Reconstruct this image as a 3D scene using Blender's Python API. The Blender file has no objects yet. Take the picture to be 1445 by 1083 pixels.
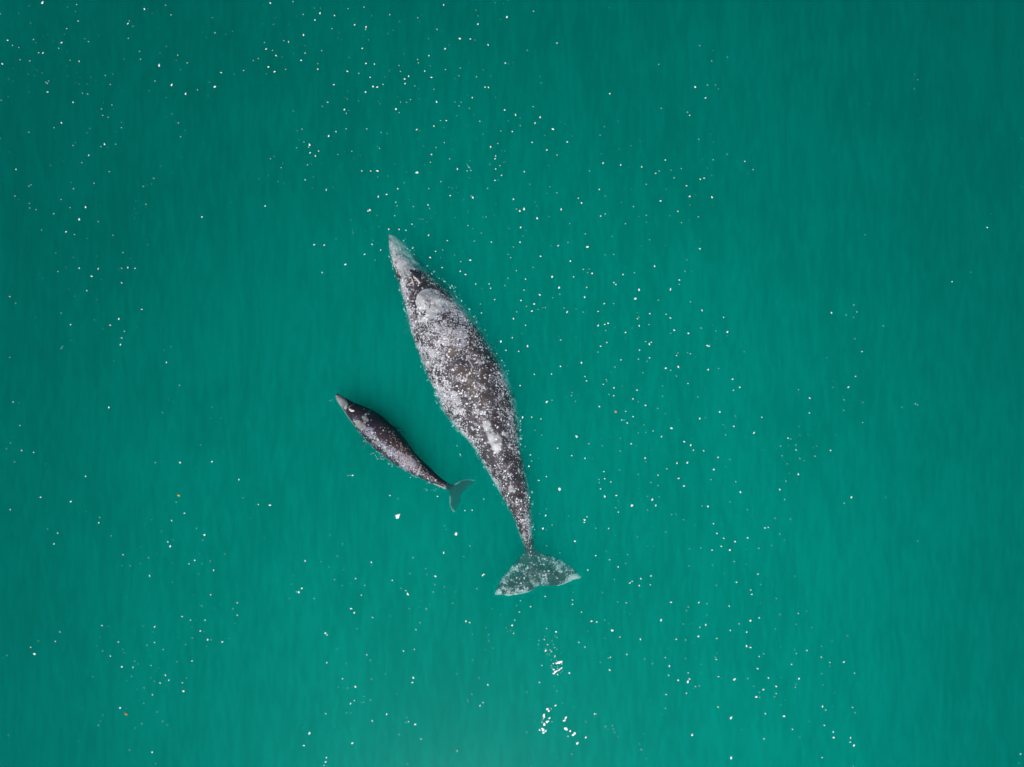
import bpy, bmesh, math, random
from mathutils import Vector, noise
from mathutils.bvhtree import BVHTree
from mathutils.geometry import delaunay_2d_cdt

# ------------------------------------------------------------------ camera
S = bpy.context.scene
COL = S.collection
H = 22.2                    # drone height over the water, metres
K = 45.0                    # photo pixels per metre on the water
cam_d = bpy.data.cameras.new("drone_camera")
cam_d.sensor_width = 36.0
cam_d.lens = 36.0 * H / (1445.0 / K)
cam_d.clip_end = 6000.0
cam = bpy.data.objects.new("drone_camera", cam_d)
cam.location = (0, 0, H)
COL.objects.link(cam)
S.camera = cam

# ------------------------------------------------------------------ light
SUN_EL = math.radians(50.0)
SUN_AZ = math.radians(186.0)          # compass style, 0 = +Y, 90 = +X
sdir = Vector((math.sin(SUN_AZ) * math.cos(SUN_EL), math.cos(SUN_AZ) * math.cos(SUN_EL), math.sin(SUN_EL)))
W = bpy.data.worlds.new("World")
S.world = W
W.use_nodes = True
wn = W.node_tree.nodes; wl = W.node_tree.links
bg = wn["Background"]; bg.inputs[1].default_value = 0.09
sky = wn.new("ShaderNodeTexSky"); sky.sky_type = 'NISHITA'; sky.sun_disc = False
sky.sun_elevation = SUN_EL; sky.sun_rotation = SUN_AZ
wl.new(sky.outputs[0], bg.inputs[0])
sun_d = bpy.data.lights.new("sun", 'SUN')
sun_d.energy = 4.6; sun_d.angle = math.radians(0.5); sun_d.color = (1.0, 0.98, 0.95)
sun = bpy.data.objects.new("sun", sun_d)
sun.rotation_euler = sdir.to_track_quat('Z', 'Y').to_euler()
sun.location = sdir * 60
COL.objects.link(sun)
S.view_settings.view_transform = 'Standard'
S.view_settings.look = 'None'
S.view_settings.gamma = 1.0
S.view_settings.exposure = 0.0
S.cycles.use_denoising = True
S.cycles.max_bounces = 8
S.cycles.volume_bounces = 3
S.cycles.transparent_max_bounces = 16
S.cycles.caustics_reflective = False

# ------------------------------------------------------------------ helpers
def tag(o, label=None, cat=None, group=None, kind=None):
    if label: o['label'] = label
    if cat: o['category'] = cat
    if group: o['group'] = group
    if kind: o['kind'] = kind
    return o

def link(name, me, mat=None, parent=None):
    o = bpy.data.objects.new(name, me)
    COL.objects.link(o)
    if mat and not me.materials: me.materials.append(mat)
    if parent: o.parent = parent
    return o

def mesh_from(name, vs, fs, smooth=True):
    me = bpy.data.meshes.new(name)
    me.from_pydata(vs, [], fs)
    me.update()
    if smooth:
        me.polygons.foreach_set('use_smooth', [True] * len(me.polygons))
    return me

def P(px, py, z=0.0):
    """a spot measured on the photograph, as a point at height z over the water"""
    k = (H - z) / H / K
    return Vector(((px - 722.5) * k, (541.5 - py) * k, z))

def unP(v):
    k = (H - v.z) / H / K
    return (v.x / k + 722.5, 541.5 - v.y / k)

def resample(pts, n):
    d = [0.0]
    for a, b in zip(pts, pts[1:]): d.append(d[-1] + math.dist(a, b))
    out = []; j = 0
    for i in range(n):
        t = d[-1] * i / (n - 1)
        while j < len(pts) - 2 and d[j + 1] < t: j += 1
        f = (t - d[j]) / max(d[j + 1] - d[j], 1e-9)
        out.append((pts[j][0] * (1 - f) + pts[j + 1][0] * f, pts[j][1] * (1 - f) + pts[j + 1][1] * f))
    return out

def smooth_line(pts, it=3):
    for _ in range(it):
        pts = [pts[0]] + [((a[0] + 2 * b[0] + c[0]) / 4, (a[1] + 2 * b[1] + c[1]) / 4) for a, b, c in zip(pts, pts[1:], pts[2:])] + [pts[-1]]
    return pts

def interp(tab, t):
    if t <= tab[0][0]: return tab[0][1]
    for (a, va), (b, vb) in zip(tab, tab[1:]):
        if t <= b:
            f = (t - a) / (b - a); f = f * f * (3 - 2 * f)
            return va + (vb - va) * f
    return tab[-1][1]

def seg_dist(p, a, b):
    ax, ay = a; bx, by = b
    dx, dy = bx - ax, by - ay
    L = dx * dx + dy * dy
    t = 0 if L == 0 else max(0, min(1, ((p[0] - ax) * dx + (p[1] - ay) * dy) / L))
    qx, qy = ax + t * dx, ay + t * dy
    return math.hypot(p[0] - qx, p[1] - qy), (qx, qy)

def poly_dist(p, poly, closed=True):
    n = len(poly)
    return min(seg_dist(p, poly[i], poly[(i + 1) % n])[0] for i in range(n if closed else n - 1))

def inside(p, poly):
    c = False; n = len(poly); x, y = p
    for i in range(n):
        x1, y1 = poly[i]; x2, y2 = poly[(i + 1) % n]
        if (y1 > y) != (y2 > y) and x < (x2 - x1) * (y - y1) / (y2 - y1) + x1: c = not c
    return c

class NT:
    """small helper to write node trees"""
    def __init__(s, name):
        s.m = bpy.data.materials.new(name); s.m.use_nodes = True
        s.n = s.m.node_tree.nodes; s.l = s.m.node_tree.links
        s.n.clear(); s.out = s.n.new("ShaderNodeOutputMaterial")
    def put(s, sock, v):
        if v is None: return
        if hasattr(v, 'links') or isinstance(v, bpy.types.NodeSocket): s.l.new(v, sock)
        else: sock.default_value = v
    def node(s, t, **kw):
        n = s.n.new(t)
        for k, v in kw.items(): setattr(n, k, v)
        return n
    def math(s, op, a, b=None, c=None, clamp=False):
        n = s.node("ShaderNodeMath", operation=op, use_clamp=clamp)
        s.put(n.inputs[0], a); s.put(n.inputs[1], b); s.put(n.inputs[2], c)
        return n.outputs[0]
    def noise(s, vec, scale, detail=4, rough=0.5, dist=0.0):
        n = s.node("ShaderNodeTexNoise"); s.put(n.inputs['Vector'], vec)
        n.inputs['Scale'].default_value = scale; n.inputs['Detail'].default_value = detail
        n.inputs['Roughness'].default_value = rough; n.inputs['Distortion'].default_value = dist
        return n.outputs[0]
    def ramp(s, v, a, b, lo=0.0, hi=1.0):
        n = s.node("ShaderNodeMapRange", interpolation_type='SMOOTHSTEP')
        s.put(n.inputs[0], v); s.put(n.inputs[1], a); s.put(n.inputs[2], b); s.put(n.inputs[3], lo); s.put(n.inputs[4], hi)
        return n.outputs[0]
    def mix(s, f, a, b):
        n = s.node("ShaderNodeMix", data_type='RGBA')
        s.put(n.inputs[0], f); s.put(n.inputs[6], a); s.put(n.inputs[7], b)
        return n.outputs[2]

def rgb(r, g, b): return (r, g, b, 1.0)

# ------------------------------------------------------------------ materials
def mat_plain(name, col, rough=0.6, var=0.15, scale=30, sss=False):
    t = NT(name)
    tc = t.node("ShaderNodeTexCoord").outputs['Object']
    n = t.noise(tc, scale, 4, 0.6)
    dark = tuple(c * (1 - var) for c in col) + (1,)
    lite = tuple(min(1, c * (1 + var)) for c in col) + (1,)
    p = t.node("ShaderNodeBsdfPrincipled")
    t.put(p.inputs['Base Color'], t.mix(n, dark, lite))
    p.inputs['Roughness'].default_value = rough
    b = t.node("ShaderNodeBump"); b.inputs['Strength'].default_value = 0.3; b.inputs['Distance'].default_value = 0.01
    t.put(b.inputs['Height'], n); t.put(p.inputs['Normal'], b.outputs[0])
    t.put(t.out.inputs['Surface'], p.outputs[0])
    return t.m

def mat_skin(name, base, brown, grey, pale, speck=0.62, shine=0.45):
    t = NT(name)
    tc = t.node("ShaderNodeTexCoord").outputs['Object']
    at = t.node("ShaderNodeAttribute", attribute_name='mask')
    sep = t.node("ShaderNodeSeparateColor"); t.put(sep.inputs[0], at.outputs['Color'])
    m, b, p = sep.outputs[0], sep.outputs[1], sep.outputs[2]
    n1 = t.noise(tc, 2.6, 5, 0.65, 0.5)
    n2 = t.noise(tc, 9.5, 5, 0.78, 0.5)
    n3 = t.noise(tc, 26.0, 3, 0.7)
    # large soft tone changes of the hide
    tone = t.ramp(n1, 0.3, 0.7)
    col = t.mix(b, rgb(*base), rgb(*brown))
    lighter = t.mix(0.22, col, rgb(*grey))
    col = t.mix(t.math('MULTIPLY', tone, 0.4), col, lighter)
    # scarred grey mottling, denser where the mask says
    v = t.math('ADD', t.math('MULTIPLY', n1, 0.25), t.math('ADD', t.math('MULTIPLY', n2, 0.45), t.math('MULTIPLY', n3, 0.30)))
    thr = t.math('SUBTRACT', 0.645, t.math('MULTIPLY', m, 0.19))
    mot = t.ramp(v, t.math('SUBTRACT', thr, 0.012), t.math('ADD', thr, 0.022))
    mot = t.math('MULTIPLY', mot, t.math('MULTIPLY', m, 1.6, clamp=True))
    col = t.mix(mot, col, t.mix(t.ramp(n3, .35, .65), rgb(*[c * 0.6 for c in grey]), rgb(*[c * 2.0 for c in grey])))
    # solid pale patches, broken at their edges
    pe = t.math('ADD', p, t.math('ADD', t.math('MULTIPLY', t.math('SUBTRACT', n2, 0.5), 1.3), t.math('MULTIPLY', t.math('SUBTRACT', n1, 0.5), 0.5)))
    pf = t.math('MULTIPLY', t.ramp(pe, 0.3, 0.62), t.ramp(p, 0.02, 0.2))
    col = t.mix(pf, col, t.mix(t.math('ADD', t.math('MULTIPLY', t.ramp(t.math('ADD', n1, t.math('MULTIPLY', n3, .5)), .55, .95), .5), t.math('MULTIPLY', t.ramp(p, .4, 1.0), .5)), rgb(*[c * 0.40 for c in pale]), rgb(*[c * 1.02 for c in pale])))
    # small pale scars
    vo = t.node("ShaderNodeTexVoronoi", feature='F1'); vo.inputs['Scale'].default_value = 12.5
    wob = t.node("ShaderNodeVectorMath", operation='ADD')
    nz = t.node("ShaderNodeTexNoise"); nz.inputs['Scale'].default_value = 14.0; t.put(nz.inputs['Vector'], tc)
    sc = t.node("ShaderNodeVectorMath", operation='SCALE'); t.put(sc.inputs[0], nz.outputs['Color']); sc.inputs['Scale'].default_value = 0.12
    t.put(wob.inputs[0], tc); t.put(wob.inputs[1], sc.outputs[0])
    t.put(vo.inputs['Vector'], wob.outputs[0])
    vs = t.node("ShaderNodeSeparateColor"); t.put(vs.inputs[0], vo.outputs['Color'])
    rad = t.math('MULTIPLY', vs.outputs[1], 0.36)
    dot = t.ramp(vo.outputs['Distance'], rad, t.math('ADD', rad, 0.10), 1.0, 0.0)
    on = t.math('LESS_THAN', vs.outputs[0], t.math('MULTIPLY', m, 1.25))
    col = t.mix(t.math('MULTIPLY', dot, on), col, rgb(speck, speck, speck * 1.02))
    pr = t.node("ShaderNodeBsdfPrincipled")
    t.put(pr.inputs['Base Color'], col)
    t.put(pr.inputs['Roughness'], t.ramp(n2, 0.3, 0.7, 0.22, 0.5)); pos = t.node("ShaderNodeNewGeometry").outputs['Position']; sx = t.node("ShaderNodeSeparateXYZ"); t.put(sx.inputs[0], pos)
    t.put(pr.inputs['Specular IOR Level'], t.ramp(sx.outputs[2], -0.04, 0.03, 0.02, shine))
    bp = t.node("ShaderNodeBump"); bp.inputs['Strength'].default_value = 0.9; bp.inputs['Distance'].default_value = 0.05
    t.put(bp.inputs['Height'], v); t.put(pr.inputs['Normal'], bp.outputs[0])
    t.put(t.out.inputs['Surface'], pr.outputs[0])
    return t.m

M_mother = mat_skin("whale_skin", (0.037, 0.028, 0.033), (0.135, 0.098, 0.074), (0.30, 0.285, 0.30), (0.58, 0.57, 0.57), 0.74, 0.36)
M_calf = mat_skin("calf_skin", (0.016, 0.012, 0.020), (0.050, 0.030, 0.024), (0.15, 0.14, 0.18), (0.36, 0.36, 0.345), 0.42, 0.28)
M_barn = mat_plain("barnacle_shell", (0.44, 0.44, 0.45), 0.7, 0.75, 5)
M_foam = mat_plain("foam", (0.80, 0.85, 0.84), 0.5, 0.08, 40)
M_bright = mat_plain("bright_foam_and_glint", (0.93, 0.92, 0.93), 0.25, 0.03, 40)  # extra white for the painted sun glints, and for one bright foam fleck
M_orange = mat_plain("orange_scrap", (0.75, 0.20, 0.04), 0.5, 0.2, 40)
M_yellow = mat_plain("yellow_scrap", (0.85, 0.42, 0.06), 0.5, 0.2, 40)
M_pink = mat_plain("pink_scrap", (0.72, 0.25, 0.17), 0.5, 0.2, 40)
M_bed = mat_plain("silt_or_vignette", (0.03, 0.10, 0.08), 0.9, 0.3, 0.3)
M_lip = mat_plain("blowhole_lip", (0.48, 0.40, 0.34), 0.45, 0.3, 25)
M_dark = mat_plain("blowhole_hollow", (0.022, 0.020, 0.028), 0.25, 0.3, 25)

# green silty water: one closed body of even density
t = NT("silty_water")
vsn = t.node("ShaderNodeVolumeScatter"); vsn.inputs['Anisotropy'].default_value = 0.25
vab = t.node("ShaderNodeVolumeAbsorption")
SIG = 1.15
# vignette and bottom glow painted into water colour: pale low centre, darker corners, patchy
pos = t.node("ShaderNodeNewGeometry").outputs['Position']
sp = t.node("ShaderNodeSeparateXYZ"); t.put(sp.inputs[0], pos)
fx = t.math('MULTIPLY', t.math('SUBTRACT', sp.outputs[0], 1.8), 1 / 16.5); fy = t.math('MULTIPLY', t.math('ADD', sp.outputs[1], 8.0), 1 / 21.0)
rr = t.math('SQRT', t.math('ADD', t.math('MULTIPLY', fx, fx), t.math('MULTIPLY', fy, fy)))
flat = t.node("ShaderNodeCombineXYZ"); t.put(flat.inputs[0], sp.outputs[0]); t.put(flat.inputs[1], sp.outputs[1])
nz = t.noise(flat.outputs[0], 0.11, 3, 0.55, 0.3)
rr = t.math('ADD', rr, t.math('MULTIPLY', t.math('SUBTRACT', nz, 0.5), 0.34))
silt_or_vignette = t.ramp(rr, 0.35, 1.5, 1.0, 0.0)  # painted falloff: full in the pale middle, none at the dark corners
scol = t.mix(silt_or_vignette, rgb(0.0, 0.56, 0.485), rgb(0.0, 0.852, 0.745))
t.put(vsn.inputs['Color'], scol); t.put(vab.inputs['Color'], scol)
vsn.inputs['Density'].default_value = SIG; vab.inputs['Density'].default_value = SIG
ad = t.node("ShaderNodeAddShader")
t.l.new(vsn.outputs[0], ad.inputs[0]); t.l.new(vab.outputs[0], ad.inputs[1])
t.l.new(ad.outputs[0], t.out.inputs['Volume'])
M_water = t.m

# rippled surface film: sky reflection, and the ripples' faint focusing of light painted as a streaky tint
t = NT("water_surface")
tc = t.node("ShaderNodeTexCoord").outputs['Object']
fade = t.node("ShaderNodeAttribute", attribute_name='open').outputs['Fac']
mp = t.node("ShaderNodeMapping"); t.put(mp.inputs[0], tc); mp.inputs['Scale'].default_value = (1.0, 0.22, 1.0); mp.inputs['Rotation'].default_value = (0, 0, .25)
w1 = t.noise(tc, 0.22, 3, 0.5, 0.6)
w2 = t.noise(mp.outputs[0], 1.3, 4, 0.6, 0.8)
w3 = t.noise(mp.outputs[0], 5.0, 3, 0.5, 0.5)
pat = t.math('ADD', t.math('MULTIPLY', w1, 0.25), t.math('ADD', t.math('MULTIPLY', w2, 0.4), t.math('MULTIPLY', w3, 0.35)))
val = t.ramp(pat, 0.36, 0.64, 0.885, 1.0)
cmb = t.node("ShaderNodeCombineColor")
for i in range(3): t.put(cmb.inputs[i], val)
tr = t.node("ShaderNodeBsdfTransparent"); t.put(tr.inputs[0], cmb.outputs[0])
gl = t.node("ShaderNodeBsdfGlossy"); gl.inputs['Roughness'].default_value = 0.16
bp = t.node("ShaderNodeBump"); bp.inputs['Strength'].default_value = 0.2; bp.inputs['Distance'].default_value = 0.05
t.put(bp.inputs['Height'], t.math('ADD', w2, t.math('MULTIPLY', w3, 0.2))); t.put(gl.inputs['Normal'], bp.outputs[0])
fr = t.node("ShaderNodeFresnel"); fr.inputs['IOR'].default_value = 1.33
mx = t.node("ShaderNodeMixShader")
t.put(mx.inputs[0], t.math('MULTIPLY', fr.outputs[0], t.math('MULTIPLY', fade, 0.25))); t.l.new(tr.outputs[0], mx.inputs[1]); t.l.new(gl.outputs[0], mx.inputs[2])
t.l.new(mx.outputs[0], t.out.inputs['Surface'])
M_film = t.m

# ------------------------------------------------------------------ outlines measured on the photo (pixels)
ML = [(549,331),(548,338),(549,348),(552,365),(556,378),(561,393),(566,406),(569.5,427),(574,440),(577,455),(581,474),(590,496),
      (598,518),(604,533),(615,556),(625,580),(641,602),(655,617),(668,630),(678,649),(689,668),(699,684),(708,700),(720,723),(728.5,742),(735,760),(739,772),(741,788)]
MR = [(552,330.5),(562,336),(576,347),(589,361),(603,376),(618,391),(637,407),(648,421),(659,437),(676,459),(692,483),(702,500),(713,520),
      (721,544),(727,561),(731,582),(733,600),(735,628),(739,649),(743.5,671),(748,695),(749.5,726),(751,748),(752,760),(754,772),(756,788)]
MF = [(741,778),(728.7,791),(717,804.5),(705,819),(698.5,832.6),(697,843),(703,840.5),(709.5,841.5),(721,842),(731.7,840),(745,836),(754,832.6),
      (758,828),(764,827.7),(774.5,828.3),(789.3,826.7),(802.6,822),(813,818),(821,815),(816,807),(805.6,798),(794,790.5),(780.5,785),(768.6,781),(757,773)]
MSP = [(702,837),(716,824),(733,810),(748,796),(762,800),(785,806),(815,812.5)]
CL = [(472.5,558),(474.4,564.4),(482,575.5),(490,587.6),(498.8,600),(506.5,611),(517.6,622),(528.7,634),(537.6,641),(548.6,649.7),(559.7,657.5),
      (575.5,667),(593,675),(606.5,681),(617.6,686.5),(631,691.5),(638,694)]
CR = [(476,555),(485.5,560.5),(496.6,567),(507.6,571),(522,577.2),(535.3,584.3),(545.3,593),(556.4,603),(566.4,613.5),(576.6,626.6),(585.5,639),
      (596.6,651),(608.8,662),(619.8,673),(631,681),(637.6,684.5),(643,687)]
CF = [(637,683.5),(642,682),(651,677.4),(659.7,675.4),(672,677),(668,682),(661,689),(653.5,695.5),(651,700),(650.5,708),(646,717),(641,725),
      (637,719.7),(633.7,710.8),(633.7,701),(634,691)]
CSP = [(640,720),(640,706),(640,694),(642,688),(652,682.5),(667,678.2)]

def loft(L, R, n, top, edge, low, roll, nexp=2.25, m=40, knob=0.0):
    L = smooth_line(resample(L, n), 3); R = smooth_line(resample(R, n), 3)
    vs, fs = [], []
    for i in range(n):
        s = i / (n - 1)
        c = ((L[i][0] + R[i][0]) / 2, (L[i][1] + R[i][1]) / 2)
        h = ((R[i][0] - L[i][0]) / 2, (R[i][1] - L[i][1]) / 2)
        w = math.hypot(*h) / K
        zt, ze, rl, rg = interp(top, s), interp(edge, s), interp(roll, s), interp(low, s)
        for j in range(m):
            a = 2 * math.pi * j / m
            u, v = math.cos(a), math.sin(a)
            xn = math.copysign(abs(u) ** (2 / nexp), u)
            vn = abs(v) ** (2 / nexp)
            z = ze + (zt - ze) * vn if v > 0 else ze - (w * rg + 0.02) * vn
            z -= rl * (xn + 0.1)
            if v > 0 and .66 < s < .95: z += knob * max(0, math.sin((s - .66) / .29 * math.pi * 11)) * math.exp(-(xn / .28) ** 2)
            vs.append(P(c[0] + h[0] * xn, c[1] + h[1] * xn, z))
    for i in range(n - 1):
        for j in range(m):
            k = (j + 1) % m
            fs.append((i * m + j, i * m + k, (i + 1) * m + k, (i + 1) * m + j))
    vs.append(sum((vs[j] for j in range(m)), Vector()) / m)
    vs.append(sum((vs[(n - 1) * m + j] for j in range(m)), Vector()) / m)
    for j in range(m):
        k = (j + 1) % m
        fs.append((len(vs) - 2, k, j)); fs.append((len(vs) - 1, (n - 1) * m + j, (n - 1) * m + k))
    return vs, fs

def fluke(out, sp, zf, thick, n=170, step=2.2):
    """flat tail fin: thick along the middle ridge, thin at the rim"""
    out = resample(out + [out[0]], n + 1)[:-1]
    pts = [Vector(p) for p in out]
    x0, x1 = min(p[0] for p in out), max(p[0] for p in out); y0, y1 = min(p[1] for p in out), max(p[1] for p in out)
    y = y0
    while y < y1:
        x = x0
        while x < x1:
            if inside((x, y), out) and poly_dist((x, y), out) > 0.9: pts.append(Vector((x, y)))
            x += step
        y += step
    r = delaunay_2d_cdt(pts, [], [list(range(n))], 1, 1e-4)
    P2, T = r[0], r[2]
    hs = []
    for p in P2:
        d = poly_dist(p, out) / K
        hs.append(0.0 if d < 1e-4 else min(thick, 0.026 + 0.2 * d))
    vs = [P(p[0], p[1], zf(p[0], p[1]) + h) for p, h in zip(P2, hs)]
    vs += [P(p[0], p[1], zf(p[0], p[1]) - h) for p, h in zip(P2, hs)]
    m = len(P2); low = [i if hs[i] == 0 else i + m for i in range(m)]
    fs = [tuple(t) for t in T] + [tuple(low[i] for i in t[::-1]) for t in T]
    return vs, fs

def flipper(root, tip, w, z0, z1):
    """submerged paddle, root and tip given in photo pixels"""
    a, b = P(*root, z0), P(*tip, z1)
    d = (b - a); L = d.length; d.normalize()
    side = Vector((-d.y, d.x, 0)).normalized(); up = d.cross(side)
    vs, fs = [], []; n, m = 14, 12
    for i in range(n):
        s = i / (n - 1)
        ww = w * (0.55 + 0.9 * math.sin(math.pi * min(1, s * 0.85 + .12))) * math.sqrt(max(0.02, 1 - s ** 4)) * .7
        c = a + d * L * s + side * (0.18 * w * math.sin(math.pi * s))
        for j in range(m):
            an = 2 * math.pi * j / m
            vs.append(c + side * ww * math.cos(an) + up * (0.10 * w + .04) * (1 - .5 * s) * math.sin(an))
    for i in range(n - 1):
        for j in range(m):
            k = (j + 1) % m
            fs.append((i * m + j, i * m + k, (i + 1) * m + k, (i + 1) * m + j))
    fs.append(tuple(range(m))[::-1]); fs.append(tuple((n - 1) * m + j for j in range(m)))
    return vs, fs

def fuse(name, pieces, voxel, smooth_it=2, rough=.05):
    vs, fs = [], []
    for v, f in pieces:
        o = len(vs); vs += v; fs += [tuple(i + o for i in q) for q in f]
    me = mesh_from(name + "_raw", vs, fs)
    ob = bpy.data.objects.new(name + "_raw", me); COL.objects.link(ob)
    bm = bmesh.new(); bm.from_mesh(me); bmesh.ops.recalc_face_normals(bm, faces=bm.faces); bm.to_mesh(me); bm.free()
    md = ob.modifiers.new("r", 'REMESH'); md.mode = 'VOXEL'; md.voxel_size = voxel; md.use_smooth_shade = True
    ms = ob.modifiers.new("s", 'SMOOTH'); ms.factor = 0.5; ms.iterations = smooth_it
    dg = bpy.context.evaluated_depsgraph_get()
    res = bpy.data.meshes.new_from_object(ob.evaluated_get(dg), depsgraph=dg)
    bpy.data.objects.remove(ob)
    res.name = name
    nor = [v.normal.copy() for v in res.vertices]
    for v, vn in zip(res.vertices, nor):      # folds and bumps of the hide, which also break up the waterline
        a = noise.noise(v.co * 1.3) * .6 + noise.noise(v.co * 3.7 + Vector((5, 1, 2))) * .5 + noise.noise(v.co * 9.0) * .28
        v.co += vn * a * rough
    res.polygons.foreach_set('use_smooth', [True] * len(res.polygons))
    return res

def blob(p, c, r, hard=1.0):
    """1 inside an ellipse round c, falling to 0 at its rim; r = (rx, ry, degrees)"""
    a = math.radians(r[2]); dx, dy = p[0] - c[0], p[1] - c[1]
    x = dx * math.cos(a) + dy * math.sin(a); y = -dx * math.sin(a) + dy * math.cos(a)
    q = math.hypot(x / r[0], y / r[1])
    return max(0.0, min(1.0, (1.0 - q) * 2.2 * hard))

def paint(me, fn):
    at = me.attributes.new('mask', 'FLOAT_COLOR', 'POINT')
    buf = []
    for v in me.vertices:
        m, b, p = fn(unP(v.co), v.co)
        buf += [m, b, p, 1.0]
    at.data.foreach_set('color', buf)

# ------------------------------------------------------------------ mother whale
def knuckle(s):   # ridge of bumps on the tail stock
    return 0.0
m_top = [(0, -.20), (.04, -.13), (.10, -.02), (.16, .18), (.22, .34), (.34, .44), (.50, .45), (.62, .38), (.74, .26), (.84, .14), (.92, .04), (.97, -.10), (1, -.22)]
m_edge = [(0, -.24), (.1, -.32), (.2, -.36), (.5, -.42), (.8, -.36), (.93, -.32), (1, -.36)]
m_low = [(0, .5), (.15, .9), (.4, .95), (.8, .9), (1, .4)]
m_roll = [(0, .08), (.08, .26), (.2, .26), (.3, .14), (.6, .08), (1, .0)]
mv = loft(ML, MR, 130, m_top, m_edge, m_low, m_roll, 1.85, 48, .07)
def m_fz(x, y): return -0.33 + 0.0030 * max(0, y - 800 + (x - 755) * .12) - .0006 * abs(x - 752)
fv = fluke(MF, MSP, m_fz, 0.13)
fl1 = flipper((590, 430), (560, 500), .36, -1.0, -2.6)
fl2 = flipper((655, 445), (715, 470), .36, -1.2, -2.9)
me_m = fuse("body", [mv, fv, fl1, fl2], 0.034, 3)

M_MID = [((a[0] + b[0]) / 2, (a[1] + b[1]) / 2) for a, b in zip(smooth_line(resample(ML, 40)), smooth_line(resample(MR, 40)))]
PATCH = [(682,586),(693,590),(699,602),(709,616),(713,630),(703,648),(696,640),(689,632),(684,618),(676,602)]
SCARS = [((661, 508), (668, 519)), ((673, 553), (678, 566)), ((690, 600), (696, 612)), ((700, 664), (703, 672)), ((650, 480), (657, 489)), ((702, 655), (706, 662))]
def m_mask(q, v):
    x, y = q
    m = 0.50
    m += 0.26 * blob(q, (628, 452), (58, 46, 40)) + 0.10 * blob(q, (600, 480), (22, 60, -22))
    m -= 0.02 * blob(q, (666, 540), (24, 60, -24))
    m += .30 * max(0, 1 - poly_dist(q, MR[3:24], False) / 14) + .30 * max(0, 1 - poly_dist(q, ML[5:26], False) / 12)
    m += 0.14 * blob(q, (655, 540), (30, 70, -24)) + 0.22 * blob(q, (632, 560), (18, 60, -30)) + 0.12 * blob(q, (712, 560), (14, 60, -8))
    m -= 0.16 * blob(q, (716, 680), (20, 70, -16))
    m -= 0.10 * blob(q, (735, 745), (14, 36, -12))
    if y < 408: m = 0.40 - 0.1 * blob(q, (585, 396), (24, 14, 30))
    b = (0.75 * blob(q, (660, 520), (26, 70, -26)) + 0.5 * blob(q, (640, 480), (18, 34, -30))) * (.55 + .9 * noise.noise(Vector((v.x * 2.2, v.y * 2.2, 5))))
    p = 0.0
    p = max(p, .62 * blob(q, (604, 422), (20, 17, 30), 1.3), 1.0 * max(0, 1 - abs(math.dist(q, (605, 426)) - 17) / 3.2) * max(0, min(1, (428 - y + (604 - x) * .6) / 8)), .95 * blob(q, (621, 427), (10, 7, -20)), 0.9 * blob(q, (609, 441), (11, 12, 0), 1.2), .55 * blob(q, (618, 430), (14, 12, 0)))
    p *= 1 - 0.8 * blob(q, (604, 430), (7, 3, 60))
    if inside(q, PATCH): p = max(p, min(.75, .14 + poly_dist(q, PATCH) / 9) * (.85 + .8 * noise.noise(Vector((v.x * 3, v.y * 3, 2)))))
    p = max(p, .55 * blob(q, (721, 690), (6, 8, 0)), .5 * blob(q, (739, 756), (4, 8, 0)))
    if y < 404:           # the pale rostrum
        dd = min(seg_dist(q, (549, 331), (579, 388))[0], 20)
        al, ac = (x - 549) * .47 + (y - 331) * .88, (x - 549) * .88 - (y - 331) * .47
        st = noise.noise(Vector((al * .07, ac * .42, 4))) + .5 * noise.noise(Vector((al * .16, ac * .9, 7)))
        p = max(p, (0.72 + .42 * st) * max(0, min(1, (20 - dd) / 8)) * max(0, min(1, (400 - y) / 16)))
        m = .55 + .3 * st
        p *= 1 - .9 * blob(q, (588, 393), (11, 13, 30), 1.6)
        p = max(p, .62 * blob(q, (592, 377), (18, 4, 42), 1.4), .5 * blob(q, (569, 395), (4, 20, -12)))
    if y > 772:           # flukes
        m = 0.52; b = 0.0
        m += 0.22 * blob(q, (716, 815), (24, 22, 0)) + 0.22 * blob(q, (790, 797), (24, 12, 25)) - .25 * blob(q, (748, 800), (9, 34, 0))
        m -= .2 * blob(q, (785, 815), (26, 8, -15))
        p = 0.52 * blob(q, (754, 821), (13, 8, 50)) + .5 * blob(q, (770, 822), (11, 4, 25)) + .34 * blob(q, (746, 805), (10, 12, 0))
        m += .28 * noise.noise(Vector((v.x * 4, v.y * 4, 4)))
        te = min(poly_dist(q, MF[5:13], False), poly_dist(q, MF[13:19], False) )
        if y > 806: p = max(p, 1.0 * max(0, 1 - te / (4.2 if (x < 742 or x > 795) else 1.8)))
        p = max(p, 1.0 * blob(q, (811, 814), (13, 4, -24), 1.8), .95 * blob(q, (702, 838), (8, 6, -40), 1.5), .85 * blob(q, (722, 840), (14, 3.5, -3), 1.5) * (1 + noise.noise(Vector((x * .35, y * .3, 1)))))
    # fine irregularity of where the scars crowd together
    nz = noise.noise(Vector((v.x * 1.5, v.y * 1.5, 3.1))) * .30 + noise.noise(Vector((v.x * 4.2, v.y * 4.2, 9.1))) * .34
    m += nz
    if 404 < y < 700:
        for a, b2 in SCARS: p = max(p, 1.0 * max(0, 1 - seg_dist(q, a, b2)[0] / 1.3))
    return max(0.05, min(1, m)), max(0, min(1, b)), max(0, min(1, p))
paint(me_m, m_mask)
mother = bpy.data.objects.new("gray_whale", None); COL.objects.link(mother)
mother.empty_display_size = 1.0
tag(mother, "large adult whale with white-scarred grey back swimming at the surface, pale snout pointing up left", "whale")
link("body", me_m, M_mother, mother)

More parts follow.
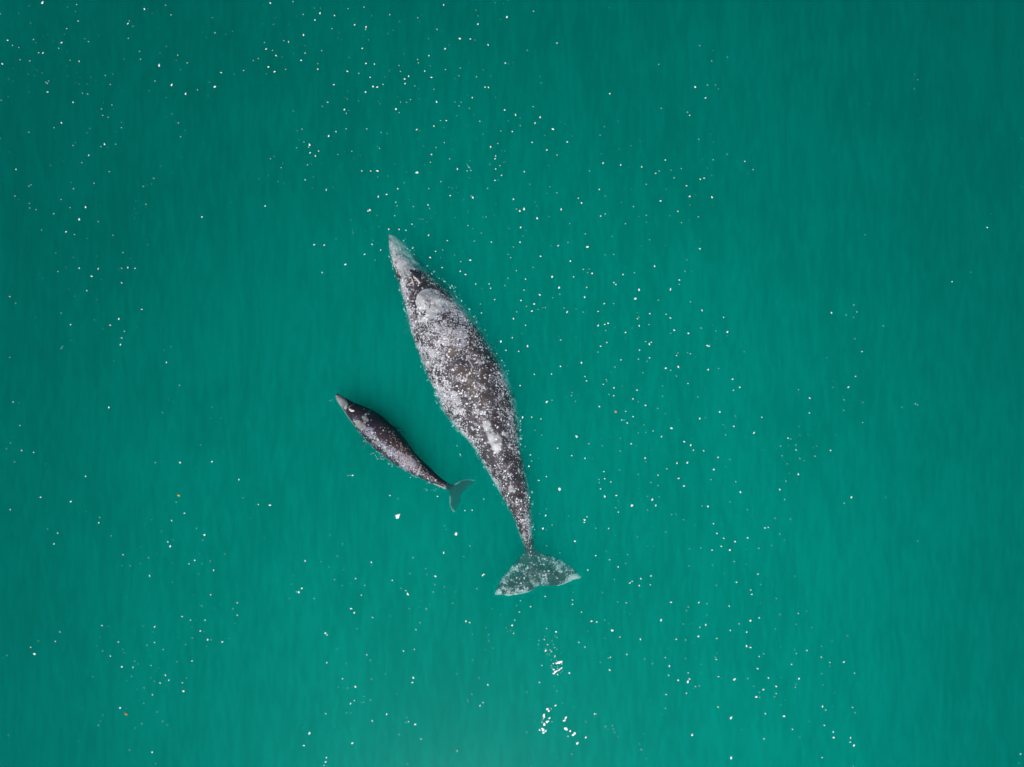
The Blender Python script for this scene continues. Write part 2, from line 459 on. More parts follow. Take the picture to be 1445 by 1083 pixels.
# ------------------------------------------------------------------ calf
c_top = [(0, .02), (.05, .10), (.12, .20), (.2, .30), (.35, .40), (.55, .38), (.75, .26), (.9, .10), (.96, -.08), (1, -.28)]
c_edge = [(0, -.06), (.1, -.06), (.4, -.10), (.8, -.08), (.93, -.12), (1, -.34)]
c_low = [(0, .5), (.2, 1), (.8, 1), (1, .5)]
c_roll = [(0, .03), (.3, .10), (.8, .05), (1, 0)]
cv = loft(CL, CR, 90, c_top, c_edge, c_low, c_roll, 2.2, 36)
def c_fz(x, y): return -0.24 - 0.010 * max(0, min((x - 633) * .7 + (y - 676) * .7 - 6, 22))
fv = fluke(CF, CSP, c_fz, 0.07)
fl1 = flipper((514, 612), (512, 636), .13, -.45, -1.3)
fl2 = flipper((548, 606), (574, 612), .13, -.40, -.9)
me_c = fuse("body", [cv, fv, fl1, fl2], 0.022, 2, .014)
def c_mask(q, v):
    x, y = q
    # side of the back: >0 toward the lower left
    side = ((y - 555) * (640 - 474) - (x - 474) * (688 - 555)) / 212.0
    m = 0.16 + 0.012 * side
    m += 0.3 * blob(q, (515, 604), (26, 12, 45)) + 0.35 * blob(q, (548, 634), (20, 8, 45)) + 0.55 * blob(q, (572, 650), (30, 13, 38)) * (1 + 1.2 * noise.noise(Vector(((v.x - v.y) * 2.2, (v.x + v.y) * 9, 1)))) + .2 * blob(q, (600, 671), (26, 7, 35))
    m += .38 * max(0, noise.noise(Vector(((v.x - v.y) * 5, (v.x + v.y) * 1.6, 3)))) + .22 * blob(q, (528, 618), (30, 8, 45))
    b = 1.0 * blob(q, (572, 645), (32, 16, 40)) + .4 * blob(q, (545, 620), (22, 10, 42))
    p = max(0.62 * blob(q, (482, 566), (17, 9, 50)), .42 * blob(q, (530, 620), (26, 7, 47)), .46 * blob(q, (545, 635), (10, 5, 45)), .6 * blob(q, (508, 600), (12, 9, 45)), .55 * blob(q, (515, 591), (8, 5, 45)), 1.0 * blob(q, (487, 576), (3, 2.5, 45)))
    p = max(p, 1.3 * max(0, 1 - seg_dist(q, (589, 670), (594, 657))[0] / 2.4))
    p = max(p, .9 * max(0, 1 - seg_dist(q, (612, 683), (629, 690))[0] / 2.2))
    if x < 560: p = max(p, .75 * max(0, 1 - poly_dist(q, CL[:5], False) / 2.2))
    p *= 1 - blob(q, (504, 587), (5, 4, 45))
    if x > 633:
        m = 0; b = 0
        le = min(poly_dist(q, CF[1:5], False), poly_dist(q, CF[11:15], False))
        p = 1.25 * max(0, 1 - le / 4.0) * (.8 + .7 * noise.noise(Vector((v.x * 6, v.y * 6, 0))))
    m += 0.16 * noise.noise(Vector((v.x * 3, v.y * 3, 8)))
    return max(0.03, min(1, m)), max(0, min(1, b)), max(0, min(1, p))
paint(me_c, c_mask)
calf = bpy.data.objects.new("whale_calf", None); COL.objects.link(calf)
tag(calf, "small dark whale calf swimming beside the larger whale's lower left flank", "whale")
link("body", me_c, M_calf, calf)

# ------------------------------------------------------------------ barnacles and blowholes
def bvh_of(me):
    return BVHTree.FromPolygons([v.co for v in me.vertices], [tuple(p.vertices) for p in me.polygons])
BM, BC = bvh_of(me_m), bvh_of(me_c)
def on_skin(bvh, px, py):
    a = Vector((0, 0, H)); d = (P(px, py, 0) - a).normalized()
    hit = bvh.ray_cast(a, d)
    return (hit[0], hit[1]) if hit[0] is not None else (None, None)

def lump(vs, fs, c, n, r, rnd, h=0.45, seg=7):
    """a low irregular cone-topped lump standing on a surface"""
    n = n.normalized(); x = n.orthogonal().normalized(); y = n.cross(x)
    o = len(vs); st = rnd.uniform(.75, 1.5); an0 = rnd.uniform(0, 6.28)
    for k, (rr, hh) in enumerate(((1.0, -.15), (.82, .55), (.42, 1.0))):
        for j in range(seg):
            a = an0 + 2 * math.pi * j / seg
            q = r * rr * rnd.uniform(.8, 1.2)
            e = Vector((math.cos(a) * q * st, math.sin(a) * q / st, 0))
            vs.append(c + x * e.x + y * e.y + n * (r * h * hh))
    for k in range(2):
        for j in range(seg):
            i = (j + 1) % seg
            fs.append((o + k * seg + j, o + k * seg + i, o + (k + 1) * seg + i, o + (k + 1) * seg + j))
    fs.append(tuple(o + 2 * seg + j for j in range(seg)))

def barnacles(parent, bvh, spots, seed, mat, one, many, label_many, keep=100, keepout=()):
    """the largest `keep` are parts of their own, the rest one part"""
    rnd = random.Random(seed); L = []
    for c, rad, n, rmin, rmax in spots:
        for _ in range(n):
            a = math.radians(rad[2]); u = rnd.gauss(0, .5) * rad[0]; w = rnd.gauss(0, .5) * rad[1]
            q = (c[0] + u * math.cos(a) - w * math.sin(a), c[1] + u * math.sin(a) + w * math.cos(a))
            if any(math.dist(q, k[0]) < k[1] for k in keepout): continue
            pos, nor = on_skin(bvh, *q)
            if pos is None or nor.z < .25: continue
            L.append((rmin + (rmax - rmin) * rnd.random() ** 2.4, pos, nor))
    L.sort(key=lambda e: -e[0])
    for r, pos, nor in L[:keep]:
        vs, fs = [], []; lump(vs, fs, pos, nor, r, rnd)
        link(one, mesh_from(one, vs, fs, False), mat, parent)
    vs, fs = [], []
    for r, pos, nor in L[keep:]: lump(vs, fs, pos, nor, r, rnd, seg=6)
    o = link(many, mesh_from(many, vs, fs, False), mat, parent)
    o['label'] = label_many; o['kind'] = 'stuff'
A = (.008, .027)
barnacles(mother, BM, [
    ((640, 430), (24, 12, 48), 140, *A), ((668, 470), (34, 12, 55), 160, *A), ((594, 465), (14, 30, -20), 180, *A), ((606, 500), (10, 30, -22), 160, *A),
    ((622, 470), (30, 24, 40), 220, *A), ((660, 525), (24, 44, -24), 110, .008, .030), ((630, 562), (14, 40, -28), 220, *A), ((655, 606), (12, 30, -38), 170, *A),
    ((708, 560), (12, 52, -10), 240, *A), ((724, 620), (8, 44, -6), 200, *A), ((712, 665), (14, 46, -18), 170, *A), ((738, 730), (8, 34, -10), 90, *A),
    ((716, 812), (18, 16, -40), 90, .007, .022), ((786, 796), (24, 9, 22), 100, .007, .022), ((566, 368), (9, 30, -28), 130, .01, .026), ((612, 398), (18, 6, 38), 110, *A)],
    1, M_barn, "barnacle", "barnacle_crust", "small white barnacles scattered over the back", 100, (((604, 421), 17), ((700, 628), 8)))
M_fleck = mat_plain("calf_flecks", (.42, .34, .29), .6, .3, 20)
barnacles(calf, BC, [((575, 650), (26, 10, 38), 230, .007, .024), ((515, 603), (16, 5, 45), 24, .007, .016), ((562, 625), (34, 5, 50), 80, .007, .018), ((600, 671), (20, 5, 35), 60, .007, .018)],
    12, M_fleck, "barnacle", "barnacle_crust", "small cream flecks on the lower back", 30)

def ribbon(vs, fs, bvh, pts, w, lift, n=14):
    pts = smooth_line(resample(pts, n), 1); seg = 8
    C = []
    for q in pts:
        pos, nor = on_skin(bvh, *q); C.append((pos, nor))
    for i, (c, nr) in enumerate(C):
        d = (C[min(i + 1, n - 1)][0] - C[max(i - 1, 0)][0]).normalized(); s = d.cross(nr).normalized()
        ww = w * math.sqrt(max(.05, math.sin(math.pi * (i + .5) / n)))
        for j in range(seg):
            a = 2 * math.pi * j / seg
            vs.append(c + s * ww * math.cos(a) + nr * (lift * math.sin(a)))
    o = len(vs) - n * seg
    for i in range(n - 1):
        for j in range(seg):
            k = (j + 1) % seg
            fs.append((o + i * seg + j, o + i * seg + k, o + (i + 1) * seg + k, o + (i + 1) * seg + j))
    fs.append(tuple(o + j for j in range(seg))[::-1]); fs.append(tuple(o + (n - 1) * seg + j for j in range(seg)))

def part(name, parent, mat, build, label=None):
    vs, fs = [], []; build(vs, fs)
    o = link(name, mesh_from(name, vs, fs), mat, parent)
    if label: o['label'] = label
    return o
def hollow(pts, w):
    return lambda vs, fs: ribbon(vs, fs, BM, pts, w, .02)
bl = part("blowhole", mother, M_dark, hollow([(578, 382), (584, 384), (591, 389), (594, 396)], .075), "dark wet hollow beside the blowhole ridges")
part("blowhole_lip", bl, M_lip, lambda vs, fs: ribbon(vs, fs, BM, [(583, 390), (588, 394), (593, 400)], .028, .035))
part("blowhole_lip", bl, M_lip, lambda vs, fs: ribbon(vs, fs, BM, [(580.5, 392), (582.5, 397), (583.5, 403)], .028, .035))
bl = part("blowhole", calf, M_dark, lambda vs, fs: ribbon(vs, fs, BC, [(491, 576), (494, 582), (499, 585)], .04, .012))
part("blowhole_lip", bl, mat_plain("calf_lip", (.72, .55, .46), .4, .2, 30), lambda vs, fs: ribbon(vs, fs, BC, [(492.5, 577), (496, 579.5), (500, 580)], .045, .03))

# ------------------------------------------------------------------ the sea
def box(name, x, y, z0, z1):
    vs = [(-x, -y, z0), (x, -y, z0), (x, y, z0), (-x, y, z0), (-x, -y, z1), (x, -y, z1), (x, y, z1), (-x, y, z1)]
    fs = [(0, 3, 2, 1), (4, 5, 6, 7), (0, 1, 5, 4), (1, 2, 6, 5), (2, 3, 7, 6), (3, 0, 4, 7)]
    return mesh_from(name, vs, fs, False)
tag(link("water", box("water", 2000, 2000, -14, 0.0), M_water), "silty green sea water", kind="structure")
tag(link("seabed", mesh_from("seabed", [(-1990, -1990, -13), (1990, -1990, -13), (1990, 1990, -13), (-1990, 1990, -13)], [(0, 1, 2, 3)], False), M_bed), "dark silty seabed", kind="structure")

# film of surface ripples, parted where a whale breaks or nearly breaks the surface
OUTL = []
for a, b, f in ((ML, MR, MF), (CL, CR, CF)):
    OUTL.append([(P(*q).x, P(*q).y) for q in a + b[::-1]]); OUTL.append([(P(*q).x, P(*q).y) for q in f])
BOX = [(min(p[0] for p in o), min(p[1] for p in o), max(p[0] for p in o), max(p[1] for p in o)) for o in OUTL]
def clear(x, y):
    d = 9.0
    for o, (a0, b0, a1, b1) in zip(OUTL, BOX):
        if x < a0 - 1 or x > a1 + 1 or y < b0 - 1 or y > b1 + 1: continue
        if inside((x, y), o): return 0.0
        d = min(d, poly_dist((x, y), o))
    return d
g = 0.10; X0, X1, Y0, Y1 = -6.6, 3.4, -7.8, 5.8
nx, ny = int((X1 - X0) / g) + 1, int((Y1 - Y0) / g) + 1
vs, fs, op = [], [], []
dist = {}
for j in range(ny):
    for i in range(nx):
        x, y = X0 + i * g, Y0 + j * g
        d = clear(x, y); dist[i, j] = d
        vs.append((x, y, 0.004)); op.append(max(0, min(1, d / .8)))
for j in range(ny - 1):
    for i in range(nx - 1):
        if min(dist[i, j], dist[i + 1, j], dist[i, j + 1], dist[i + 1, j + 1]) > 0.015:
            a = j * nx + i; fs.append((a, a + 1, a + 1 + nx, a + nx))
o = len(vs); B = 1990
for x, y in ((-B, -B), (B, -B), (B, B), (-B, B), (X0, Y0), (X1, Y0), (X1, Y1), (X0, Y1)):
    vs.append((x, y, 0.004)); op.append(1.0)
for k in range(4):
    fs.append((o + k, o + (k + 1) % 4, o + 4 + (k + 1) % 4, o + 4 + k))
me = mesh_from("water_surface", vs, fs, False)
at = me.attributes.new('open', 'FLOAT', 'POINT'); at.data.foreach_set('value', op)
tag(link("water_surface", me, M_film), "gently rippled green sea surface", kind="structure")

# ------------------------------------------------------------------ foam flecks, and sun glints painted as white flecks
# every fleck counted on the photo, in close-up views: (left, top, enlargement, [x, y, size, x, y, size, ...])
FLECKS = (
    (730, 880, 6.373, [  # sun glints, made as white flecks
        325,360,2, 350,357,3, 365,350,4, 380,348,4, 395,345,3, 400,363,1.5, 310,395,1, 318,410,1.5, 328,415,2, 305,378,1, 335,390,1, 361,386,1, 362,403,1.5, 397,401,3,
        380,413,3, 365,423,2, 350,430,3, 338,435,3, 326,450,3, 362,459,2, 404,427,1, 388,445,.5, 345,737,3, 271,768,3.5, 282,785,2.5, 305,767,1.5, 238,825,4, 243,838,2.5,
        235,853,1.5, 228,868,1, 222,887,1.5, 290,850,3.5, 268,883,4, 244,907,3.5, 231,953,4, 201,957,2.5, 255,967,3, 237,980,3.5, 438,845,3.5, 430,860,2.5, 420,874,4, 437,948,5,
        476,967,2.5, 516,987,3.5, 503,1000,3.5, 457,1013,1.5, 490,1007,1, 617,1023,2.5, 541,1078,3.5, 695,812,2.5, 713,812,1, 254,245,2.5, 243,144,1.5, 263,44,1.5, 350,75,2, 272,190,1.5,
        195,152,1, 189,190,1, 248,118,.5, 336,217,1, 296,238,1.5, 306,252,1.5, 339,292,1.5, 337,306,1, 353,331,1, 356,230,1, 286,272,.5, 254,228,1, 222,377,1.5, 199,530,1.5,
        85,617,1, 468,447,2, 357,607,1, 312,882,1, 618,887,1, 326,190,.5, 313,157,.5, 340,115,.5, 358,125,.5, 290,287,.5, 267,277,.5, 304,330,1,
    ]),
    (800, 600, 8.02, [
        110,128,2.5, 248,211,1.5, 400,233,1, 55,346,1.5, 205,375,2, 605,150,.5, 602,294,1, 728,212,1.5, 809,90,1, 893,84,.5, 975,67,1.5, 1070,132,2, 1183,36,2.5, 885,373,2.5,
        893,415,.5, 418,527,1.5, 428,608,1.5, 363,614,1, 365,651,.5, 497,644,1.5, 380,722,1.5, 427,805,3, 560,797,2.5, 583,860,.5, 553,935,1, 582,985,1.5, 736,910,3.5, 595,508,1,
        808,558,.5, 1031,566,1.5, 950,648,1, 1033,684,1, 913,807,.5, 966,843,2.5, 1006,910,2.5, 913,963,1, 1046,815,.5, 1247,430,2.5, 1362,426,2.5, 1133,495,1.5, 1265,604,2.5, 1324,689,2,
        1326,188,2.5, 1400,229,2.5, 1432,283,1.5, 1187,1011,1, 1235,1007,.5,
    ]),
    (0, 0, 2.998, [
        180,12,3, 2,60,1, 124,26,0, 325,20,1, 79,57,0, 286,31,0, 320,50,0, 130,98,0, 331,90,1, 32,171,2, 54,193,1, 80,202,1, 142,168,1, 153,182,0,
        182,225,2, 164,224,1, 260,181,2, 249,205,1, 282,122,1, 273,147,0, 360,165,0, 375,177,1, 418,150,0, 86,254,1, 127,259,1, 297,256,1, 335,260,2, 10,271,2,
        55,290,0, 37,335,0, 121,315,0, 158,300,0, 178,310,0, 146,320,0, 287,321,0, 194,349,1, 206,344,1, 201,354,1, 201,390,2, 125,390,0, 349,395,1, 371,399,1,
        386,328,0, 336,357,0, 368,357,0, 446,320,1, 477,314,0, 467,358,1, 6,425,1, 309,433,2, 430,462,1, 474,445,1, 435,489,1, 458,497,1, 260,520,2, 229,541,1,
        514,519,0, 514,541,1, 381,545,0, 123,560,1, 2,587,1, 442,611,2, 428,621,1, 490,611,1, 457,625,0, 320,604,0, 310,616,1, 376,657,2, 347,689,1, 214,700,0,
        68,717,2, 463,727,1, 123,788,1, 132,783,1, 302,773,0, 312,799,1, 398,776,1, 64,830,1, 125,861,1, 126,881,1, 153,888,1, 259,845,1, 228,905,1, 297,879,1,
        362,877,2, 416,938,1, 335,929,2.5, 280,981,2.5, 176,974,1, 316,993,1, 478,996,1, 369,1010,0, 521,1069,1, 236,1071,0, 625,1036,0, 618,865,1, 607,789,1, 651,755,1,
        681,704,0, 755,521,1, 764,579,1, 704,496,0, 728,483,0, 782,552,0, 611,39,2, 701,23,1, 724,64,1, 643,57,0, 541,101,2.5, 547,90,1, 563,112,0, 543,163,1,
        591,218,1, 595,251,1, 526,251,0, 677,225,0, 705,197,0, 752,234,1, 746,257,0, 793,267,1, 673,278,3, 657,344,1, 726,360,3, 785,398,2.5, 836,381,1, 908,368,3,
        886,349,0, 880,407,0, 935,308,2, 631,384,0, 703,413,0, 899,75,0, 910,140,1, 872,160,0, 984,134,0, 992,314,0, 1031,299,1, 1072,257,1, 1093,249,1, 1115,25,0,
        1144,14,2, 1240,8,1, 1119,181,1, 1126,208,2.5, 1153,214,1, 1168,236,2, 1193,243,0, 1201,173,1, 1221,178,1.5, 1158,104,0, 1220,104,0, 1164,77,0, 1283,62,1, 1284,148,2.5,
        1275,256,1.5, 1243,227,0, 1291,225,1, 1209,294,1, 1135,284,2.5, 1161,304,2, 1128,313,0, 1333,85,1.5, 1354,56,2.5, 1329,35,0, 1356,35,0, 1361,215,1, 1345,270,1, 1345,293,2,
        1405,122,1, 1415,66,1.5, 1435,140,0, 1429,163,0, 1412,359,2, 1386,433,2, 1364,451,0, 1241,471,0, 1422,558,1.5, 1391,575,2.5, 1278,547,1, 1286,602,1, 1265,593,0, 1255,626,1,
        1310,613,2.5, 1312,647,2, 1306,623,1, 1348,640,1.5, 1334,660,2, 1430,655,1, 1302,698,1, 1145,672,1, 1160,662,0, 1190,710,1, 1177,769,0, 1095,758,0, 1291,761,2, 1326,750,0,
        1380,804,2, 1408,793,0, 1122,872,2, 978,857,0, 855,918,2, 1329,1036,2, 1372,1037,2, 1422,1012,0, 575,850,0, 569,881,0,
    ]),
    (482, 0, 2.998, [
        28,38,1, 95,31,1, 128,68,0, 204,63,1, 322,76,1, 432,21,2, 569,44,0, 577,68,0, 650,12,0, 685,16,0, 55,106,2, 104,115,2, 102,125,1, 246,92,0,
        405,125,1, 368,165,0, 577,102,2.5, 672,83,0, 700,73,2, 812,48,1, 195,143,0, 219,129,0, 500,164,3, 545,166,1.5, 565,170,0, 620,191,2, 88,205,2, 438,207,2,
        32,244,0, 370,236,1.5, 264,229,0, 786,213,1, 912,183,1.5, 24,302,2.5, 73,311,1, 103,269,1.5, 139,272,1.5, 121,328,1.5, 133,367,2, 151,369,2, 176,358,1, 102,390,1.5,
        183,326,0, 202,300,0, 243,278,1, 249,303,1, 267,335,2, 284,322,2, 269,354,2, 310,364,1, 322,253,1, 325,267,1, 352,301,2, 376,280,0, 380,328,2.5, 391,379,1,
        440,295,1, 502,289,1, 497,321,1, 571,326,1, 541,265,0, 631,322,0, 600,297,0, 693,268,1.5, 706,271,0, 726,266,0, 607,369,1.5, 621,370,2, 553,414,1.5, 652,413,0,
        840,325,0, 845,352,0, 15,413,0, 12,464,2.5, 20,480,1, 31,468,0, 25,420,0, 72,428,0, 230,462,2, 244,477,1, 250,433,1, 275,434,1, 292,422,1, 163,440,0,
        155,430,0, 238,412,0, 402,432,2, 480,432,0, 506,433,1, 497,449,1, 541,459,0, 20,546,1, 107,546,1, 168,561,1, 193,565,0, 318,549,2.5, 324,587,0, 391,534,1.5,
        419,511,1, 443,511,1.5, 432,541,0, 488,490,0, 585,514,1, 532,533,0, 598,569,0, 690,466,2, 736,486,2.5, 755,500,0, 811,452,1, 840,497,2, 819,521,2.5, 756,532,1,
        722,557,1.5, 674,555,1, 705,512,0, 894,547,2.5, 926,517,0, 860,573,0, 806,603,1.5, 869,635,1.5, 912,656,1, 955,601,1.5, 975,577,0, 661,608,1, 631,622,1.5, 435,604,1,
        400,625,1, 381,654,1.5, 376,687,1, 347,619,0, 470,635,0, 457,673,1, 44,641,1, 80,658,0, 161,629,1, 153,620,0, 226,694,0, 86,724,1.5, 123,724,1.5, 152,724,2.5,
        153,749,0, 197,746,0, 319,730,3, 350,699,0, 490,715,2.5, 420,769,1, 540,710,1, 531,724,1, 547,722,1, 544,681,0, 531,697,0, 536,704,1, 540,753,0, 628,696,0,
        652,661,1.5, 650,672,2, 670,702,1, 652,716,1.5, 677,742,2, 687,687,0, 649,764,1.5, 663,762,0, 618,797,1, 691,641,0, 773,727,1.5, 797,780,0, 455,793,0, 468,796,0,
        487,796,0, 460,828,2, 492,816,0, 369,799,1, 266,774,0, 238,799,1.5, 190,823,2, 155,833,2, 230,856,1.5, 235,872,1, 225,913,1, 120,889,2, 112,892,2, 151,912,0,
        168,937,0, 304,875,1, 366,868,2, 372,883,1, 555,835,3, 548,830,1, 535,899,0, 597,919,0, 612,919,1, 727,843,1.5, 772,884,3.2, 754,893,2.5, 740,885,1, 827,872,0,
        828,924,2, 879,917,0, 929,886,3, 881,791,1, 870,819,0, 911,817,1, 1001,839,1.5, 1015,859,2, 1111,537,1, 1094,572,1, 1099,651,0, 1106,691,2, 1170,513,0, 1175,632,0,
        1135,397,1.5, 1342,273,1, 1352,459,1, 1133,33,0, 1049,724,1, 1090,802,1.5, 1116,829,0, 1181,699,2, 1216,707,0, 1270,706,2, 1328,734,1.5, 1344,724,1, 1370,678,1.5, 1394,721,1,
        1407,753,1, 1437,714,1, 1289,780,1, 1227,802,0, 1235,875,1, 1185,857,0, 1349,851,1.5, 1373,802,0, 1289,911,1, 1290,941,0, 1096,915,1.5, 1115,906,1, 1201,947,1, 1258,917,0,
        1390,913,0, 1423,894,2, 1438,943,1, 965,947,1, 1031,990,1, 1040,1045,3, 917,1040,2.5, 958,1026,1, 885,1041,0, 755,1025,1.5, 727,1045,1, 758,962,2.5, 766,998,0, 634,1025,1.5,
        592,987,1, 562,1021,1, 556,968,0, 535,955,1, 428,1058,1, 398,1064,1.5, 448,1019,1.5, 478,1080,0, 514,1066,0, 368,996,2, 298,949,1.5, 272,975,1.5, 244,971,1.5, 200,970,1.5,
        129,1034,2, 133,1018,0, 98,1076,2, 166,1058,1.5, 49,987,0, 46,976,0, 40,931,0, 705,1077,1, 710,967,0, 1145,1001,0, 1151,1077,1, 1115,1079,1, 1303,1015,1, 1370,1040,0,
        343,928,0, 333,927,0, 360,940,0, 398,902,0,
    ]),
    (964, 0, 3, [
        70,194,1, 121,258,1, 187,243,.5, 127,215,0, 51,369,2, 103,361,1, 137,361,0, 150,377,0, 95,415,2.5, 18,475,1, 27,489,1.5, 116,569,0, 66,590,1, 187,654,1,
        127,677,1, 261,684,1.5, 296,719,1, 275,736,0, 102,713,0, 121,744,0, 72,759,1.5, 89,755,1.5, 14,787,1.5, 28,832,2.5, 53,827,0, 122,836,2.5, 29,869,0, 64,919,1,
        26,933,0, 53,1025,0, 75,1022,0, 71,1054,2, 993,338,.5, 979,377,0, 788,442,0, 980,316,0, 1432,588,.5, 1287,964,1.5, 1305,906,0, 1432,793,0, 770,994,0,
    ]),
    (0, 361, 2.998, [
        311,8,0, 552,13,0, 336,52,1.5, 415,56,2, 388,87,2.5, 515,53,1, 541,50,2, 572,54,1.5, 246,67,1, 168,77,0, 280,49,0, 515,115,1.5, 368,148,1.5, 316,171,0,
        410,186,0, 42,173,1.5, 67,201,1, 260,243,1, 299,292,2, 151,262,0, 503,267,2.5, 466,294,2, 437,310,0, 400,272,0, 527,320,1, 515,348,1.5, 510,376,2.5, 600,227,2,
        265,384,1, 260,392,1, 42,430,1, 482,446,0, 704,451,2, 693,400,0, 723,385,0, 760,548,1, 688,663,.5, 898,641,0, 892,690,0, 461,642,2, 56,619,1.5, 79,623,0,
        85,718,1, 45,792,1, 28,817,.5, 92,824,1.5, 143,832,1.5, 62,872,0, 194,882,0, 363,933,1.5, 172,1022,2, 300,1040,2.5, 44,1074,1.5, 658,875,1, 762,875,2, 897,871,2,
        850,801,1, 829,897,0, 1011,947,2, 1002,960,0, 1028,1024,1, 1093,1052,1.5, 1142,1055,2.5, 746,1042,1, 1363,71,2,
    ]),
    (0, 722, 2.998, [
        422,25,1, 418,47,2, 202,74,.5, 245,91,1.5, 229,137,2, 471,103,1, 365,2,0, 726,38,2, 683,83,0, 781,7,2, 832,71,1, 865,99,2.5, 858,121,1, 936,77,0,
        1058,30,0, 1119,112,.5, 710,128,2, 720,147,2.5, 732,121,0, 521,183,1.5, 597,151,0, 629,195,1, 824,206,2, 800,221,1.5, 856,221,0, 890,209,1, 904,248,2, 952,180,1,
        515,228,.5, 551,229,1, 594,220,0, 633,272,2.5, 733,218,0, 733,291,0, 730,300,0, 841,265,0, 892,352,1.5, 854,400,1, 1004,386,1.5, 986,411,1, 1004,438,1.5, 995,473,0,
        771,444,1.5, 806,459,1.5, 868,459,2, 830,457,0, 848,505,2, 863,508,0, 812,490,0, 432,482,1.5, 459,486,0, 654,488,2, 647,510,0, 609,486,0, 254,509,1.5, 235,549,1.5,
        162,547,.5, 130,574,1.5, 146,602,2.5, 30,608,1, 15,619,0, 501,551,1.5, 654,554,1.5, 622,565,1, 411,568,0, 435,589,1, 467,611,2, 520,584,0, 525,598,0, 691,583,1,
        757,534,0, 786,562,1, 814,535,1, 879,542,2, 893,542,1, 941,551,2, 970,538,0, 875,570,0, 515,657,2, 563,659,1.5, 584,645,.5, 570,633,1, 639,651,1, 641,610,0,
        749,636,1, 813,632,2, 671,662,0, 393,698,1, 557,697,1, 537,716,0, 700,693,2, 714,714,2, 678,725,1.5, 654,718,.5, 640,703,0, 772,724,1.5, 790,705,.5, 776,760,2.5,
        771,744,0, 610,746,1, 645,775,1.5, 609,812,1, 666,848,.5, 580,752,0, 508,831,2.5, 536,835,0, 426,886,0, 417,904,1, 436,861,0, 689,887,1, 601,899,1, 572,916,.5,
        709,903,1, 36,946,1, 548,1009,1, 644,1018,2, 659,1066,.5, 736,965,0, 335,972,0, 1291,208,2.5, 1396,100,1, 1277,325,2, 1264,342,3, 1254,339,1, 1241,271,0, 1234,307,0,
        1224,368,.5, 1330,368,1, 1416,288,1, 1358,212,0, 1393,235,.5, 1376,515,2.5, 1384,522,2, 1383,639,2, 1425,583,.5, 1378,855,1.5, 1309,938,3, 1285,990,2.5, 1298,973,0, 1381,1041,2,
        1378,1060,2, 1371,1074,2, 1432,743,.5, 1283,916,0, 1427,189,.5,
    ]),
    (482, 722, 2.998, [
        436,60,1, 485,95,3.5, 443,76,0, 432,174,3, 303,195,1, 517,191,1, 543,145,1, 126,215,2, 127,228,0, 60,284,1.5, 4,137,1, 8,247,0, 3,313,.5, 98,312,1,
        215,291,1.5, 222,299,0, 290,262,1, 84,353,1.5, 41,411,3, 54,428,2.5, 131,448,1.5, 205,443,0, 287,411,.5, 359,412,1.5, 252,324,1, 272,335,2, 280,350,3, 397,274,2.5,
        356,241,1, 361,267,.5, 395,309,1, 435,318,.5, 388,340,1, 470,388,1, 483,341,0, 573,326,1, 601,266,2.5, 596,271,2, 315,499,1.5, 332,471,1, 66,496,.5, 526,464,2,
        541,469,1.5, 611,491,1, 623,521,1, 623,548,.5, 555,520,0, 515,548,0, 262,590,1.5, 308,583,1.5, 107,606,1.5, 122,629,1, 554,629,1, 640,578,.5, 608,584,0, 489,687,1,
        582,705,1, 619,733,2, 551,773,1, 304,703,2.5, 300,723,2.5, 127,709,1, 185,688,.5, 4,707,1.5, 26,746,.5, 59,741,2, 95,783,.5, 123,797,1, 95,807,1, 54,800,1.5,
        38,813,2.5, 21,851,.5, 40,853,1, 191,857,2.5, 130,885,1.5, 276,871,1, 283,889,1.5, 272,893,1, 311,901,2.5, 244,944,1, 336,962,1.5, 45,980,2.5, 279,1068,1, 489,1013,2,
        534,797,1, 536,806,.5, 599,808,1.5, 586,821,2, 233,773,0, 784,764,.5, 757,377,1, 799,402,1.5, 861,359,1.5, 752,425,1.5, 741,397,.5, 733,459,1.5, 721,482,2.5, 697,492,.5,
        716,503,.5, 702,508,.5, 728,515,2, 673,437,.5, 637,412,0, 977,374,1.5, 977,392,1.5, 980,342,.5, 1015,425,2, 1057,464,2.5, 1080,467,2, 1114,459,1, 1042,506,.5, 1145,503,3.5,
        1178,531,2, 1114,537,.5, 1004,553,1.5, 1030,573,1.5, 863,494,1, 863,17,2, 837,10,1, 852,71,2.5, 891,57,1, 867,78,0, 868,145,.5, 924,175,1, 1028,35,2, 1026,46,2,
        1038,22,1.5, 988,126,2.5, 1076,71,1, 1130,72,2, 963,20,.5, 1075,186,1.5, 1120,168,0, 1134,204,1.5, 1042,247,2, 1104,342,.5, 1170,234,1.5, 1211,182,1, 1202,220,1, 1252,107,.5,
        1322,149,0, 1372,87,1, 1154,288,.5, 1220,302,2.5, 1230,295,1.5, 1259,313,2, 1266,284,2, 1309,272,2, 1306,310,1.5, 1394,384,3, 1352,459,3.2, 1168,383,1, 1205,386,1.5, 1264,540,3,
        1416,540,1.5, 1207,604,2, 1137,616,1.5, 1128,620,1, 1095,638,1, 1134,670,2, 1283,624,1, 1316,643,1, 1369,618,1.5, 1387,654,2, 1384,693,1.5, 1424,713,2, 1374,774,2, 1371,832,1,
        1303,803,0, 1072,855,2, 1065,848,1, 1034,890,1, 1069,869,.5, 1280,941,0, 1261,984,1, 1268,1007,1.5, 1290,1046,.5, 1034,956,1.5, 975,1026,1, 794,1050,.5, 800,1078,0, 1146,905,1,
        1150,920,1, 1155,934,1, 1170,952,1, 1117,910,1, 1127,922,0, 963,684,1, 848,651,.5, 838,723,1, 784,933,1, 911,760,.5, 1396,12,.5, 1171,2,1,
    ]),
    (964, 722, 3, [
